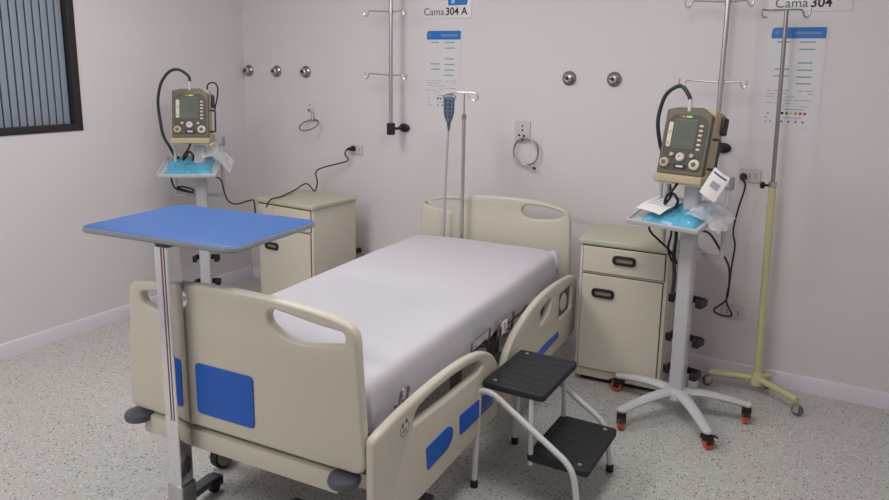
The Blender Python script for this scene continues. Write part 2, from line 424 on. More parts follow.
ho = rpoly([(-.49, .45), (-.478, .90), (-.34, .938), (-.05, .972), (.30, .970), (.483, .925), (.495, .45)], [.03, .05, .25, .3, .3, .06, .03])
h1 = rpoly([(.185, .905), (.205, .868), (.26, .855), (.40, .868), (.448, .895), (.44, .912), (.335, .936), (.21, .938)], [.02, .02, .05, .05, .015, .015, .08, .03])
h2 = rpoly([(-.17, .885), (-.185, .858), (-.24, .850), (-.40, .860), (-.450, .880), (-.445, .897), (-.335, .918), (-.19, .922)], [.02, .02, .05, .05, .015, .015, .08, .03])
hb = board(-.005, ho, [h1, h2], .036).build('headboard', 'cream', bed)
# corner posts, lower crossbar and bumpers
MB().box((-.02, -2.135, .412), (.86, .056, .07), .006).build('foot_crossbar', 'cream', bed)
for sx in (-1, 1):
    for v in (2.165, -.03):
        MB().lathe([(.030, -.018), (.050, -.012), (.054, 0), (.050, .012), (.030, .018)], T(.440 if sx > 0 else -.468, -v, .440), 24).build('bumper', 'dgrey', bed)
# frames
b = MB()
for sx in (-1, 1): b.box((sx*.40, -1.06, .515), (.05, 2.06, .05), .006)
for v in (.05, .55, 1.05, 1.55, 2.05): b.box((0, -v, .515), (.80, .05, .045), .006)
b.build('upper_frame', 'frame', bed)
b = MB()
for sx in (-1, 1): b.box((sx*.36, -1.06, .215), (.055, 1.62, .06), .006)
for v in (.30, 1.82): b.box((0, -v, .215), (.74, .06, .06), .006)
b.build('base_frame', 'cream_metal', bed)
for sx in (-1, 1):
    for v in (.62, 1.5):
        MB().tube([(sx*.30, -v, .23), (sx*.30, -v-.2, .51)], .024, 8).build('lift_arm', 'frame', bed)
b = MB()
for i, v in enumerate((.34, .98, 1.62)):
    b.box((0, -v, .556), (.86, .60, .025), .008)
b.build('deck', 'dgrey', bed)
for sx in (-1, 1):
    for v in (.30, 1.72):
        c = MB(); c.cyl((sx*.47, -v, .13), (sx*.40, -v, .20), .02); c.box((sx*.49, -v-.01, .125), (.06, .07, .03), .01)
        c.box((sx*.49-.026, -v-.02, .09), (.006, .05, .07), .002); c.box((sx*.49+.026, -v-.02, .09), (.006, .05, .07), .002)
        co = c.build('caster', 'dgrey', bed)
        MB().lathe([(.045, -.02), (.060, -.017), (.0625, 0), (.060, .017), (.045, .02)], T(sx*.49, -v-.025, .0635) @ R(PI/2, 'Y'), 28).lathe([(.050, -.0225), (.050, .0225)], T(sx*.49, -v-.025, .0635) @ R(PI/2, 'Y'), 20, mi=1).build('caster_wheel', ['rubber', 'recess'], co)
# side rails
def rail_pts(P): return [(-v, z) for v, z in P]
def side_rail(sx, foot):
    X = .535 if sx > 0 else -.487; th = .036
    mx = T(X, 0, 0) @ YZ
    if foot:
        o = rpoly(rail_pts([(2.165, .235), (2.165, .600), (2.0, .622), (1.73, .632), (1.50, .620), (1.35, .592), (1.25, .545), (1.185, .475), (1.165, .395), (1.18, .235)]), [.02, .025, .2, .2, .2, .1, .08, .06, .06, .03])
        hole = rpoly(rail_pts([(1.925, .540), (1.905, .584), (1.79, .597), (1.587, .594), (1.40, .568), (1.345, .535), (1.385, .515), (1.627, .520), (1.80, .530)]), [.01, .025, .08, .1, .06, .02, .03, .1, .1])
        r = MB().prism(o, th, .012, [hole], mx=mx, res=3).build('side_rail', 'cream', bed)
        out = X+sx*(th/2)
        MB().prism(rpoly(rail_pts([(1.838, .410), (1.66, .413), (1.622, .385), (1.628, .350), (1.665, .322), (1.826, .318)]), [.012, .04, .03, .03, .03, .012]), .006, .002, mx=T(out, 0, 0) @ YZ).build('blue_panel', 'blue', r)
        MB().prism(rpoly(rail_pts([(1.570, .410), (1.30, .395), (1.245, .360), (1.245, .315), (1.565, .325)]), [.012, .06, .03, .012, .012]), .006, .002, mx=T(out, 0, 0) @ YZ).build('blue_panel', 'blue', r)
        if sx > 0:
            s = MB()
            s.prism(circ(-1.985, .556, .030, 24), .001, 0, mx=T(out+.0004, 0, 0) @ YZ, mi=1)
            s.prism(circ(-1.985, .556, .028, 24), .001, 0, [circ(-1.985, .556, .0255, 24)[::-1]], mx=T(out+.0008, 0, 0) @ YZ)
            s.prism(rpoly(rail_pts([(2.004, .566), (1.998, .582), (1.990, .572), (1.994, .560)]), .004), .001, 0, mx=T(out+.0008, 0, 0) @ YZ)
            s.prism(rpoly(rail_pts([(1.980, .574), (1.974, .590), (1.966, .580), (1.970, .568)]), .004), .001, 0, mx=T(out+.0008, 0, 0) @ YZ)
            for k in range(3): s.prism(rrect(-2.0, .542+k*.006, -1.972, .5445+k*.006, .0005), .001, 0, mx=T(out+.0008, 0, 0) @ YZ)
            s.build('warning_sticker', ['greyink', 'cream'], r)
    else:
        o = rpoly(rail_pts([(1.12, .235), (1.125, .40), (1.09, .475), (1.0, .540), (.80, .600), (.57, .624), (.33, .616), (.10, .590), (.04, .55), (.05, .235)]), [.03, .06, .08, .12, .2, .2, .2, .06, .05, .05])
        hole = rpoly(rail_pts([(.665, .470), (.655, .548), (.50, .575), (.49, .545), (.545, .485)]), [.015, .02, .015, .02, .03])
        rec = rrect(-.36, .405, -.14, .545, .02)
        r = MB().prism(o, th, .012, [hole, rec], mx=mx, res=3).build('side_rail', 'cream', bed)
        k = MB().prism(rrect(-.365, .40, -.135, .55, .02), .012, .002, mx=T(X-sx*.006, 0, 0) @ YZ)
        k.build('control_recess', 'dgrey', r)
        MB().lathe([(.05, 0), (.05, .006), (.04, .012), (.03, .01), (.012, .012), (.001, .012)], T(X, -.255, .475) @ R(sx*PI/2, 'Y'), 24).build('control_dial', 'offplate', r)
        MB().prism(rpoly(rail_pts([(.80, .335), (.60, .350), (.36, .345), (.36, .308), (.60, .304), (.80, .290)]), .012), .006, .002, mx=T(X+sx*th/2, 0, 0) @ YZ).build('blue_panel', 'blue', r)
    for v in ((2.0, 1.35) if foot else (.95, .25)):
        MB().box((sx*.47, -v, .40), (.10, .06, .03), .005).box((sx*.43, -v, .45), (.03, .06, .12), .005).build('rail_bracket', 'frame', r)
side_rail(1, True); side_rail(1, False)
# mattress keeper loops along the right edge
for v, w, h, zz in ((1.235, .185, .088, .528), (.955, .175, .095, .515), (1.875, .05, .06, .58)):
    p = bend([(.482, -v-w/2, zz), (.492, -v-w/2, zz+h), (.492, -v+w/2, zz+h), (.482, -v+w/2, zz)], .018)
    lp = MB().tube([(.43, -v-w/2, zz-.02)]+p+[(.43, -v+w/2, zz-.02)], .0055, 8).build('mattress_keeper', 'dsteel', bed)
    if v < 1:
        tg = MB().box((.499, -1.000, .570), (.003, .06, .06), .001, mi=0)
        for k in range(3): tg.box((.501, -.990-.006*k, .555+.015*k), (.001, .018, .008), mi=1)
        tg.build('printed_tag', ['paper', 'redink'], lp)

# mattress and sheet (things lying on the bed)
mt = MB().box((0, 0, .066), (.88, 1.93, .132), .03, 3).build('mattress', 'mattress')
mt.matrix_world = BM @ T(0, -1.10, .5705); tag(mt, 'grey hospital mattress lying on the bed, covered by the white sheet', 'mattress')
HU, V0, V1, RR, ZT = .418, .142, 2.035, .042, .722
def sheet_f(s, t):
    D = .205
    A = -(HU+D)+2*(HU+D)*s; v = (V0-D)+(V1-V0+2*D)*t
    u0 = max(-HU, min(HU, A)); v0 = max(V0, min(V1, v))
    ex, ev = A-u0, v-v0; e = math.hypot(ex, ev)
    n1 = noise.noise(Vector((A*3, v*3, 1.3))); n2 = noise.noise(Vector((A*9, v*5, 4.1)))
    z = ZT+.006*n1+.002*n2-.008*(abs(u0)/HU)**4
    off = 0
    if e > 1e-6:
        q = e/RR
        if q < PI/2: off = RR*sin(q); z -= RR*(1-cos(q))
        else:
            dr = min(e-RR*PI/2, .125); off = RR+dr*.06; z -= RR+dr
            k = dr/.125
            off += k*(.007*noise.noise(Vector((v*9+A*2, 2.2, A*3)))+.004*noise.noise(Vector((v*26, A*20, 7))))
        u0 += ex/e*off; v0 += ev/e*off
        if abs(ex) > 1e-6 and abs(ev) > 1e-6 and e > RR:      # gathered corner folds
            a = math.atan2(ev, ex); g = .008*sin(a*10)*min((e-RR)/.08, 1); u0 += ex/e*g; v0 += ev/e*g
    return (u0, -v0, z)
sh = MB().grid(sheet_f, 84, 150).build('bed_sheet', 'sheet', ang=180)
md = sh.modifiers.new('thickness', 'SOLIDIFY'); md.thickness = .003; md.offset = 1
sh.matrix_world = BM; tag(sh, 'white cotton sheet spread smooth over the hospital bed mattress', 'bed sheet')

kn = MB().grid(lambda s, t: (lambda a, r: (.444+r*cos(a)*.9, -.155+r*sin(a)*.75, .735-.17*t+.006*sin(a*5)))(2*PI*s, .012+.026*sin(PI*min(t*1.15, 1))*(1+.25*sin(2*PI*s*6))), 36, 16).build('gathered_corner', 'sheet', sh, ang=180)

# infusion rod standing at the bed head, with handset
px, py = 2.2, -.455
t = thing('bed_infusion_rod', 'thin chrome infusion rod standing at the bed head with looped hook', 'iv pole', (px, py, .60))
MB().cyl((0, 0, 0), (0, 0, .825), .0105, bev=.001).build('lower_tube', 'steel', t)
b = MB().cyl((0, 0, .80), (0, 0, .972), .0055)
b.build('upper_rod', 'steel', t)
MB().tube(catmull([(-.092, 0, .945), (-.085, 0, .960), (-.066, 0, .970), (0, 0, .972), (.06, 0, .972), (.086, 0, .958), (.088, 0, .938), (.066, 0, .928), (.042, 0, .938), (.022, 0, .955)], 6), .0042, 8).build('hook', 'steel', t)
MB().cyl((0, 0, .818), (0, 0, .845), .0135, bev=.002).build('collar', 'dsteel', t)
hx, hy, hz = 2.107, py-.016, 1.396
t = thing('bed_handset', 'slate blue button handset hanging from the infusion rod hook', 'remote control', (hx, hy, hz))
MB().prism(rpoly([(-.014, 0), (.014, 0), (.031, .05), (.034, .135), (.024, .150), (-.024, .150), (-.034, .135), (-.031, .05)], .012), .028, .008, mx=XZ).build('body', 'pendant', t)
for i in range(5):
    for j in (-1, 1):
        MB().box((j*.013, -.0145, .034+i*.023), (.016, .004, .014), .002).build('button', 'pbutton', t)
b = MB().tube(catmull([(-.03, .006, .128), (-.042, .006, .146), (-.02, .008, .160), (.02, .008, .160), (.042, .006, .146), (.03, .006, .128)], 5), .003, 8); b.build('hanger', 'greyink', t)
MB().tube(catmull([(0, 0, .01), (-.003, 0, -.03), (-.012, 0, -.25), (-.022, .002, -.55), (-.024, .006, -.72)], 8), .0075, 10).build('cord', 'cord', t)
MB().lathe([(.006, -.05), (.013, 0), (.013, .01)], T(0, 0, 0), 14).build('strain_relief', 'dgrey', t)

# ------------------------------------------------------------------ bedside cabinets
def cabinet(loc, rz, label, W=.468, hd=.528, hw=.722):
    t = thing('bedside_cabinet', label, 'cabinet', loc, rz, 'cream bedside cabinets')
    D = .42; F = -D/2
    b = MB().box((0, 0, .41), (W, D, .757), .004); b.build('body', 'cream_metal', t)
    MB().box((0, .01, .018), (W-.05, D-.05, .034), .002).build('plinth', 'gap', t)
    l = MB().prism(rrect(-W/2-.012, -D/2-.016, W/2+.012, D/2+.006, .018), .03, .008, mx=T(0, 0, .804), res=3)
    l.build('top', 'lid', t)
    def pull(px, pz, par):
        h = MB().prism(rrect(px-.062, pz-.025, px+.062, pz+.025, .024), .014, .004, [rrect(px-.046, pz-.011, px+.046, pz+.011, .010)], mx=T(0, F-.018, 0) @ XZ)
        h.build('handle', 'black', par)
        MB().prism(rrect(px-.047, pz-.012, px+.047, pz+.012, .010), .002, 0, mx=T(0, F-.0122, 0) @ XZ).build('handle_recess', 'recess', par)
    def front(name, x0, z0, x1, z1, hx, hz):
        g = MB().prism(rrect(x0-.004, z0-.004, x1+.004, z1+.004, .003), .002, 0, mx=T(0, F-.0005, 0) @ XZ)
        o = MB().prism(rrect(x0, z0, x1, z1, .004), .010, .003, mx=T(0, F-.006, 0) @ XZ).build(name, 'cream_metal', t)
        g.build('gap_line', 'gap', o)
        pull(hx, hz, o)
    front('drawer', -W/2+.018, .640, W/2-.018, .780, W*.015, hw)
    front('door', -W/2+.018, .085, W/2-.022, .624, -W/2+.138, hd)
    return t
cabinet((3.192-.006, -.278, 0), .06, 'cream bedside cabinet with pale green top right of the bed headboard')
cabinet((.950, -.40, 0), -.06, 'cream bedside cabinet in the room corner, partly behind the blue table', .512, .50, .694)

# ------------------------------------------------------------------ ventilator carts
TRAY = T(-.052, -.205, 1.004) @ R(math.atan2(.078, .315), 'X')       # x across, y up the slope, z normal
def cart(loc, rz, label, a0):
    t = thing('ventilator_cart', label, 'cart', loc, rz, 'white ventilator carts')
    b = MB().lathe([(.075, .105), (.078, .118), (.068, .140), (.045, .150)], None, 28); b.build('hub', 'cart', t)
    for k in range(5):
        a = math.radians(a0+72*k); d = Vector((cos(a), sin(a), 0))
        P = [d*.03+Vector((0, 0, .128)), d*.12+Vector((0, 0, .128)), d*.22+Vector((0, 0, .116)), d*.34+Vector((0, 0, .092))]
        q = catmull(P, 5)
        rad = [.036-.012*i/(len(q)-1) for i in range(len(q))]
        lg = MB().tube(q, rad, 12, flat=(1, .62)); lg.ball(d*.34+Vector((0, 0, .092)), (.026, .026, .016))
        lg = lg.build('leg', 'cart', t)
        mx = T(d.x*.34, d.y*.34, 0) @ R(a+.9*(k-2), 'Z')
        c = MB().cyl((d.x*.34, d.y*.34, .07), (d.x*.34, d.y*.34, .092), .012)
        c.box((0, 0, .064), (.046, .046, .026), .008, mx=mx).box((.008, -.019, .046), (.034, .006, .036), .003, mx=mx).box((.008, .019, .046), (.034, .006, .036), .003, mx=mx)
        c.box((.042, 0, .058), (.035, .028, .008), .003, mx=mx @ T(.042, 0, .058) @ R(.4, 'Y') @ T(-.042, 0, -.058))
        c.build('caster', 'black', lg)
        MB().lathe([(.022, -.015), (.0285, -.011), (.0285, .011), (.022, .015)], mx @ T(.016, 0, .0288) @ R(PI/2, 'X'), 20).build('caster_wheel', 'orange', lg)
    MB().prism(rrect(-.037, -.03, .037, .03, .018), 1.06, .002, mx=T(0, 0, .66)).build('column', 'cart', t)
    # tray
    tr = MB().prism(rrect(-.178, 0, .178, .325, .015), .012, .004, mx=TRAY @ T(0, 0, -.006)).build('tray', 'tray', t)
    b = MB().prism(rrect(-.183, -.005, .183, .33, .018), .024, .004, [rrect(-.172, .006, .172, .319, .012)], mx=TRAY @ T(0, 0, .0))
    b.build('tray_rim', 'tray', tr)
    # rear frame and side tubes
    fr = bend([(-.185, .105, 1.155), (-.185, .105, .825), (.125, .105, .825), (.125, .105, 1.165)], .02)
    b = MB().tube(fr, .0125, 10); b.build('rear_frame', 'cart', t)
    MB().box((0, .068, .825), (.05, .09, .03), .004).build('frame_bracket', 'cart', t)
    MB().box((.140, .105, 1.195), (.02, .022, .06), .004).box((.128, .105, 1.168), (.03, .02, .014), .003).build('frame_clip', 'edge', t)
    # head plate
    MB().box((-.03, 0, 1.194), (.25, .19, .010), .003).build('head_plate', 'wplastic', t)
    b = MB().cyl((-.150, -.03, 1.035), (-.150, -.03, 1.19), .009); b.build('front_strut', 'cart', t)
    # rear post with cable hooks
    MB().box((.0, .062, .50), (.03, .012, .72), .003).build('rear_post', 'cart', t)
    MB().box((.045, .075, .160), (.045, .05, .09), .008).build('battery_box', 'offplate', t)
    for z in (.600, .395, .222):
        b = MB().box((0, .075, z), (.150, .016, .034), .003)
        for sx in (-1, 1):
            b.box((sx*.078, .045, z-.004), (.016, .076, .034), .003)
            b.box((sx*.070, .006, z+.002), (.030, .014, .042), .003)
        b.build('cable_hook', 'black', t)
    return t
CR = ((3.555, -.64, 0), -.23); CL = ((.42, -.84, 0), .68)
cart(*CR, 'white five-legged ventilator cart with orange wheels standing right of the right cabinet', 31.2)
cart(*CL, 'white five-legged ventilator cart in the far left corner behind the blue table', 8.)

def ventilator(cartpos, yaw, hosepath, label):
    loc = T(*cartpos[0]) @ R(cartpos[1], 'Z') @ Vector((-.036, .0, 1.2))
    t = thing('ventilator', label, 'ventilator', loc, cartpos[1]+yaw, 'grey-brown portable ventilators')
    W = .226; D = .20
    b = MB().box((0, 0, .020), (.238, D+.04, .036), .006); b.build('base', 'khaki', t)
    b = MB().box((-.045, -D/2-.0105, .016), (.055, .004, .014), .002); b.build('connector_strip', 'offplate', t)
    K = T(0, -D/2+.004, .038) @ R(-.24, 'X')                # tilted front frame: x across, z up, y back
    H = .322
    MB().prism(rrect(-W/2, 0, W/2, H, .014), D*.62, .008, mx=K @ T(0, D*.31+.028, 0) @ XZ).build('housing', 'khaki', t)
    # filler so the tilted housing meets the base
    f = MB().prism(rpoly([(-W/2, 0), (W/2, 0), (W/2, H-.035), (W/2-.03, H-.018), (W/2-.05, H), (-W/2+.05, H-.004), (-W/2+.025, H-.012), (-W/2, H-.014)], .008), .034, .006, mx=K @ T(0, .014, 0) @ XZ)
    fp = f.build('front_panel', 'dkhaki', t)
    y = -.004
    def q(poly, th, m, name, dy=0, holes=()):
        return MB().prism(poly, th, 0, holes, mx=K @ T(0, y-dy-th/2+.002, 0) @ XZ).build(name, m, fp)
    q(rpoly([(-.098, .02), (.098, .02), (.102, .25), (.07, .285), (-.07, .285), (-.102, .25)], .02), .003, 'dkhaki2', 'inset')
    q(rrect(-.060, .122, .052, .264, .008), .003, 'dkhaki', 'screen_bezel', .0025)
    q(rrect(-.054, .130, .046, .256, .004), .002, 'screen', 'screen', .005)
    q(rrect(-.008, .172, .002, .190, .002), .001, 'dkhaki2', 'screen_mark', .0062)
    q(rrect(-.088, .128, -.066, .246, .008), .004, 'button', 'key_strip', .0025)
    for i in range(4): q(rrect(-.084, .136+i*.027, -.070, .154+i*.027, .003), .002, 'offplate' if i % 2 else 'khaki', 'key', .005)
    for i in range(6): q(rrect(.062, .120+i*.022, .080, .129+i*.022, .003), .003, 'button', 'side_key', .0025)
    q(rrect(-.045, .268, .030, .280, .004), .003, 'dkhaki', 'lamp_bar', .0025)
    q(rrect(-.030, .270, -.012, .278, .003), .002, 'amber', 'alarm_lamp', .005)
    q(rrect(-.008, .270, .018, .278, .003), .002, 'led', 'ready_lamp', .005)
    for (kx, kz, r, nm, m) in ((-.004, .082, .022, 'dial', 'offplate'), (-.078, .052, .024, 'port', 'khaki'), (.070, .052, .026, 'port', 'button'), (-.048, .092, .010, 'small_button', 'button'), (.050, .092, .010, 'small_button', 'button')):
        b = MB().lathe([(r, 0), (r*.95, .012), (r*.75, .016), (r*.35, .016), (r*.3, .010), (r*.02, .010)], K @ T(kx, y, kz) @ R(PI/2, 'X'), 24)
        b.build(nm, m, fp)
        if nm == 'port': MB().lathe([(r*.45, .016), (r*.45, .0175), (r*.02, .0175)], K @ T(kx, y, kz) @ R(PI/2, 'X'), 16).build('port_hole', 'dkhaki', fp)
    q(rrect(-.032, .028, .030, .050, .008), .005, 'black', 'badge', .0025)
    q(rrect(-.018, .034, .016, .044, .003), .001, 'offplate', 'badge_lettering', .0072)
    # side guard handle and battery on the right side
    S = K @ T(W/2, .075, 0)
    MB().tube([S @ p for p in bend([Vector((0, -.03, .185)), Vector((.034, -.03, .185)), Vector((.036, -.03, .045)), Vector((0, -.03, .045))], .012)], .006, 8).build('side_guard', 'black', t)
    MB().box((.004, .06, .262), (.022, .06, .085), .010, mx=S).build('side_connector', 'black', t)
    MB().box((0, .152, .16), (W*.7, .02, .16), .006, mx=K).build('rear_pack', 'dkhaki', t)
    # breathing hose
    inv = (T(*loc) @ R(cartpos[1]+yaw, 'Z')).inverted() @ T(*cartpos[0]) @ R(cartpos[1], 'Z')
    P = [inv @ Vector(p) for p in hosepath]
    hs = MB().tube(catmull(P, 8), .0095, 12).build('hose', 'hose', t)
    MB().cyl(P[0]-Vector((0, 0, .045)), P[0]+Vector((0, 0, .012)), .0105, bev=.002).build('hose_connector', 'offplate', hs)
    return t
ventilator(CR, 0., [(-.041, -.02, 1.575), (-.050, -.02, 1.603), (-.083, -.02, 1.642), (-.118, -.02, 1.641), (-.166, -.02, 1.602), (-.191, -.02, 1.529), (-.197, -.02, 1.461), (-.192, .0, 1.379), (-.185, .03, 1.312), (-.185, .09, 1.22), (-.190, .16, 1.10), (-.170, .16, 1.00), (-.115, .10, .91), (-.095, .05, .81), (-.075, .03, .70), (-.074, .02, .625)],
           'grey-brown portable ventilator with dark hose on the right cart by the cream pole')
ventilator(CL, 0., [(-.040, -.02, 1.585), (-.039, -.02, 1.622), (-.08, -.02, 1.66), (-.122, -.02, 1.669), (-.166, -.02, 1.648), (-.208, -.02, 1.591), (-.228, -.02, 1.531), (-.239, -.02, 1.454), (-.233, -.02, 1.348), (-.218, -.02, 1.243), (-.182, -.01, 1.162), (-.16, .0, 1.11), (-.14, .02, 1.09)],
           'grey-brown portable ventilator with dark hose on the left cart in the corner')

def crumple(w, d, h, seed, amp=.012, mx=None, n=34):
    def f(s, t):
        e = max(0, 1-max(abs(2*s-1), abs(2*t-1))**6)
        z = h*e*(.6+.5*noise.noise(Vector((s*3+seed, t*3, seed))))+amp*e*abs(noise.noise(Vector((s*9, t*9+seed, 3))))
        return ((s-.5)*w*(1+.05*noise.noise(Vector((t*4, seed, 1)))), (t-.5)*d*(1+.06*noise.noise(Vector((s*4, seed, 5)))), z+.001)
    return MB().grid(f, n, n, mx)
def on_cart(o, cp, loc, label, cat, extra=Matrix()):
    o.matrix_world = T(*cp[0]) @ R(cp[1], 'Z') @ loc @ extra; return tag(o, label, cat)
# right tray: blue pack, leaflet, hanging tag, film
on_cart(crumple(.27, .27, .032, 2., .02).build('sterile_pack', 'bluepack'), CR, TRAY @ T(.022, .160, .0005) @ R(-.05, 'Z'), 'crumpled blue plastic wrap on the right cart tray', 'plastic bag')
lf = MB(); lf.grid(lambda s, t: ((s-.5)*.135, (t-.5)*.19, .012*sin(s*PI)*(.5+.5*t)+.004*sin(t*5)), 14, 14)
for k in range(4): lf.grid(lambda s, t, k=k: (-.045+s*.08, .05-k*.025+t*.006, .012*sin((.17+s*.6)*PI)*(.5+.5*(.75-k*.13))+.004*sin((.76-k*.13)*5)+.0012), 6, 1, mi=1)
on_cart(lf.build('paper_leaflet', ['paper', 'print'], ang=180), CR, TRAY @ T(-.072, .125, .050) @ R(-.12, 'Z') @ R(.06, 'Y'), 'white folded paper leaflet on the left of the right cart tray', 'leaflet')
tg = MB(); tg.grid(lambda s, t: ((s-.5)*.085, -.006*sin(s*PI), (t-.5)*.14), 10, 10)
tg.grid(lambda s, t: ((-.2+s*.5)*.085, -.006*sin((.3+s*.5)*PI)-.001, (-.12+t*.24)*.14), 8, 4, mi=1)
tg.grid(lambda s, t: ((-.4+s*.8)*.085, -.006*sin((.1+s*.8)*PI)-.001, (.34+t*.06)*.14), 8, 2, mi=2)
on_cart(tg.build('hanging_tag', ['paper', 'print', 'printblue'], ang=180), CR, T(.155, -.135, 1.217) @ R(.52, 'Y') @ R(.12, 'X'), 'white printed tag hanging beside the right ventilator', 'tag')
def film_f(w, d, drop, seed):
    def f(s, t):
        x = (s-.5)*w; y = (t-.5)*d
        return (x+.015*noise.noise(Vector((t*4, s*3, seed))), y+.02*noise.noise(Vector((s*3, t*4, seed+2))), -drop*max(0, s-.35)**1.3+.016*noise.noise(Vector((s*6, t*6, seed))))
    return f
on_cart(MB().grid(film_f(.16, .20, .13, 3.1), 24, 24).build('clear_film', 'film', ang=180), CR, TRAY @ T(.165, .17, .045), 'clear plastic film draped over the right edge of the right cart tray', 'plastic film')
# left tray
on_cart(crumple(.29, .29, .028, 7., .02).build('sterile_pack', 'bluepack'), CL, TRAY @ T(-.005, .160, .0005) @ R(.06, 'Z'), 'crumpled blue plastic wrap on the left cart tray', 'plastic bag')
on_cart(MB().grid(film_f(.17, .24, .20, 8.4), 24, 24).build('clear_film', 'film', ang=180), CL, TRAY @ T(.165, .22, .085), 'clear plastic film draped over the right edge of the left cart tray', 'plastic film')

def cw(cp, p): return tuple((T(*cp[0]) @ R(cp[1], 'Z')) @ Vector(p))
# power cords
cord_thing('power_cord', 'black power cord from the upper left wall socket down onto the left cabinet',
           [(1.062, -.045, 1.128), (1.03, -.05, 1.122), (1.01, -.05, 1.085), (1.038, -.05, 1.045), (.98, -.06, 1.02), (.86, -.10, .985), (.815, -.14, .95), (.85, -.17, .88), (.86, -.215, .826), (.80, -.23, .875), (.755, -.30, .835), (.83, -.52, .828), (.86, -.655, .830), (.84, -.68, .78)], plug=(1.062, -.060, 1.128), m='black')
cord_thing('power_cord', 'black power cord leaving the left cart tray towards the left cabinet',
           [cw(CL, (.03, -.02, .965)), cw(CL, (.07, -.02, .972)), cw(CL, (.125, .0, .945)), cw(CL, (.145, .0, .86)), cw(CL, (.168, .0, .80)), cw(CL, (.22, .0, .778)), (.70, -.69, .812), (.738, -.69, .815), (.748, -.69, .76), (.748, -.69, .60)])
cord_thing('power_cord', 'short black cable looped under the left cart tray',
           [cw(CL, (-.186, -.01, .995)), cw(CL, (-.186, -.01, .945)), cw(CL, (-.165, -.01, .893)), cw(CL, (-.10, -.01, .87)), cw(CL, (-.06, -.02, .866)), cw(CL, (-.05, -.03, .885)), cw(CL, (-.11, -.03, .905)), cw(CL, (-.15, -.02, .90)), cw(CL, (-.09, -.01, .875)), cw(CL, (-.05, -.01, .862))], .006)
cord_thing('wall_plug', 'black plug in the low wall socket behind the left cabinet', [(1.10, -.05, .378), (1.07, -.06, .372), (1.03, -.06, .34), (1.02, -.06, .2)], plug=(1.105, -.058, .378))
cord_thing('power_cord', 'black power cord hanging from the wall socket beside the cream pole',
           [(3.699, -.05, 1.155), (3.70, -.07, 1.150), (3.716, -.07, 1.11), (3.69, -.06, .98), (3.676, -.06, .86), (3.692, -.06, .78), (3.685, -.06, .66), (3.682, -.06, .55), (3.672, -.06, .463), (3.615, -.06, .40), (3.64, -.06, .375), (3.70, -.06, .375), (3.706, -.06, .395), (3.675, -.06, .46), (3.684, -.07, .57)], plug=(3.696, -.060, 1.158))
cord_thing('power_cord', 'black cable curving out from under the right cart tray to the wall cord',
           [cw(CR, (.034, -.01, .968)), cw(CR, (.055, -.02, .972)), (3.634, -.55, .935), (3.679, -.42, .817), (3.694, -.28, .728), (3.690, -.15, .640), (3.684, -.08, .570)], .006)
cord_thing('power_cord', 'black cables dangling under the left side of the right cart tray',
           [cw(CR, (-.205, -.03, .985)), cw(CR, (-.198, -.02, .929)), cw(CR, (-.151, -.01, .886)), cw(CR, (-.10, .0, .845)), cw(CR, (-.062, .0, .80)), cw(CR, (-.058, .0, .785)), cw(CR, (-.085, .0, .80)), cw(CR, (-.10, -.01, .86)), cw(CR, (-.085, -.02, .93)), cw(CR, (-.09, -.02, .99))], .006)
for cp, nm in ((CR, 'right'), (CL, 'left')):
    cord_thing('ventilator_lead', f'short black leads looping below the {nm} ventilator base', [cw(cp, (-.04, -.095, 1.195)), cw(cp, (-.05, -.12, 1.165)), cw(cp, (-.075, -.125, 1.13)), cw(cp, (-.085, -.115, 1.095)), cw(cp, (-.065, -.115, 1.12)), cw(cp, (-.045, -.12, 1.15)), cw(cp, (-.02, -.118, 1.12)), cw(cp, (-.03, -.112, 1.09))], .0065)
cord_thing('ventilator_lead', 'thin black lead looping off the right side of the left ventilator', [cw(CL, (.055, .06, 1.535)), cw(CL, (.065, .06, 1.575)), cw(CL, (.100, .06, 1.586)), cw(CL, (.125, .05, 1.555)), cw(CL, (.118, .05, 1.48)), cw(CL, (.104, .05, 1.43)), cw(CL, (.100, .05, 1.40))], .005)

# ------------------------------------------------------------------ cream infusion stand
SX, SY = 3.880, -.165
t = thing('infusion_stand', 'yellowed cream infusion stand on three casters at the right, in front of the right poster', 'iv stand', (SX, SY, 0))
top = Vector((-.040, 0, 2.02)); foot = Vector((0, 0, .10))
pl = lambda z: foot.lerp(top, (z-.1)/(2.02-.1))
MB().cyl(foot, pl(1.15), .0185, bev=.002).build('lower_tube', 'ivcream', t)
MB().cyl(pl(1.12), pl(2.02), .0105, bev=.001).build('upper_rod', 'dsteel', t)
MB().cyl(pl(1.135), pl(1.165), .021, bev=.003).build('collar', 'steel', t)
k = MB().cyl(pl(1.145), pl(1.145)+Vector((-.034, -.012, 0)), .006); k.ball(pl(1.145)+Vector((-.046, -.018, 0)), (.014, .014, .019)); k.build('clamp_knob', 'black', t)
h = 2.012
hk = [(-.105, .004, 0), (-.106, -.010, -.030), (-.098, -.012, -.038), (-.080, -.010, -.036)]
b = MB().tube([top+Vector(p) for p in catmull([(-.112, 0, .004), (-.112, 0, -.020), (-.104, 0, -.032), (-.086, 0, -.034)], 5)], .0042, 8)
b.tube([top+Vector(p) for p in catmull([(-.070, 0, -.004), (-.062, 0, .0), (0, 0, .0), (.060, 0, .0), (.073, 0, -.012), (.082, 0, -.032), (.096, 0, -.036), (.105, 0, -.022), (.108, 0, .004)], 5)], .0045, 8)
b.tube([top+Vector(p) for p in catmull([(-.112, 0, .004), (-.090, .02, .002), (-.06, .012, 0), (0, 0, 0)], 5)], .0042, 8)
b.build('hook_bar', 'dsteel', t)
MB().lathe([(.034, .055), (.036, .075), (.032, .10), (.022, .125)], None, 20).build('hub', 'ivcream', t)
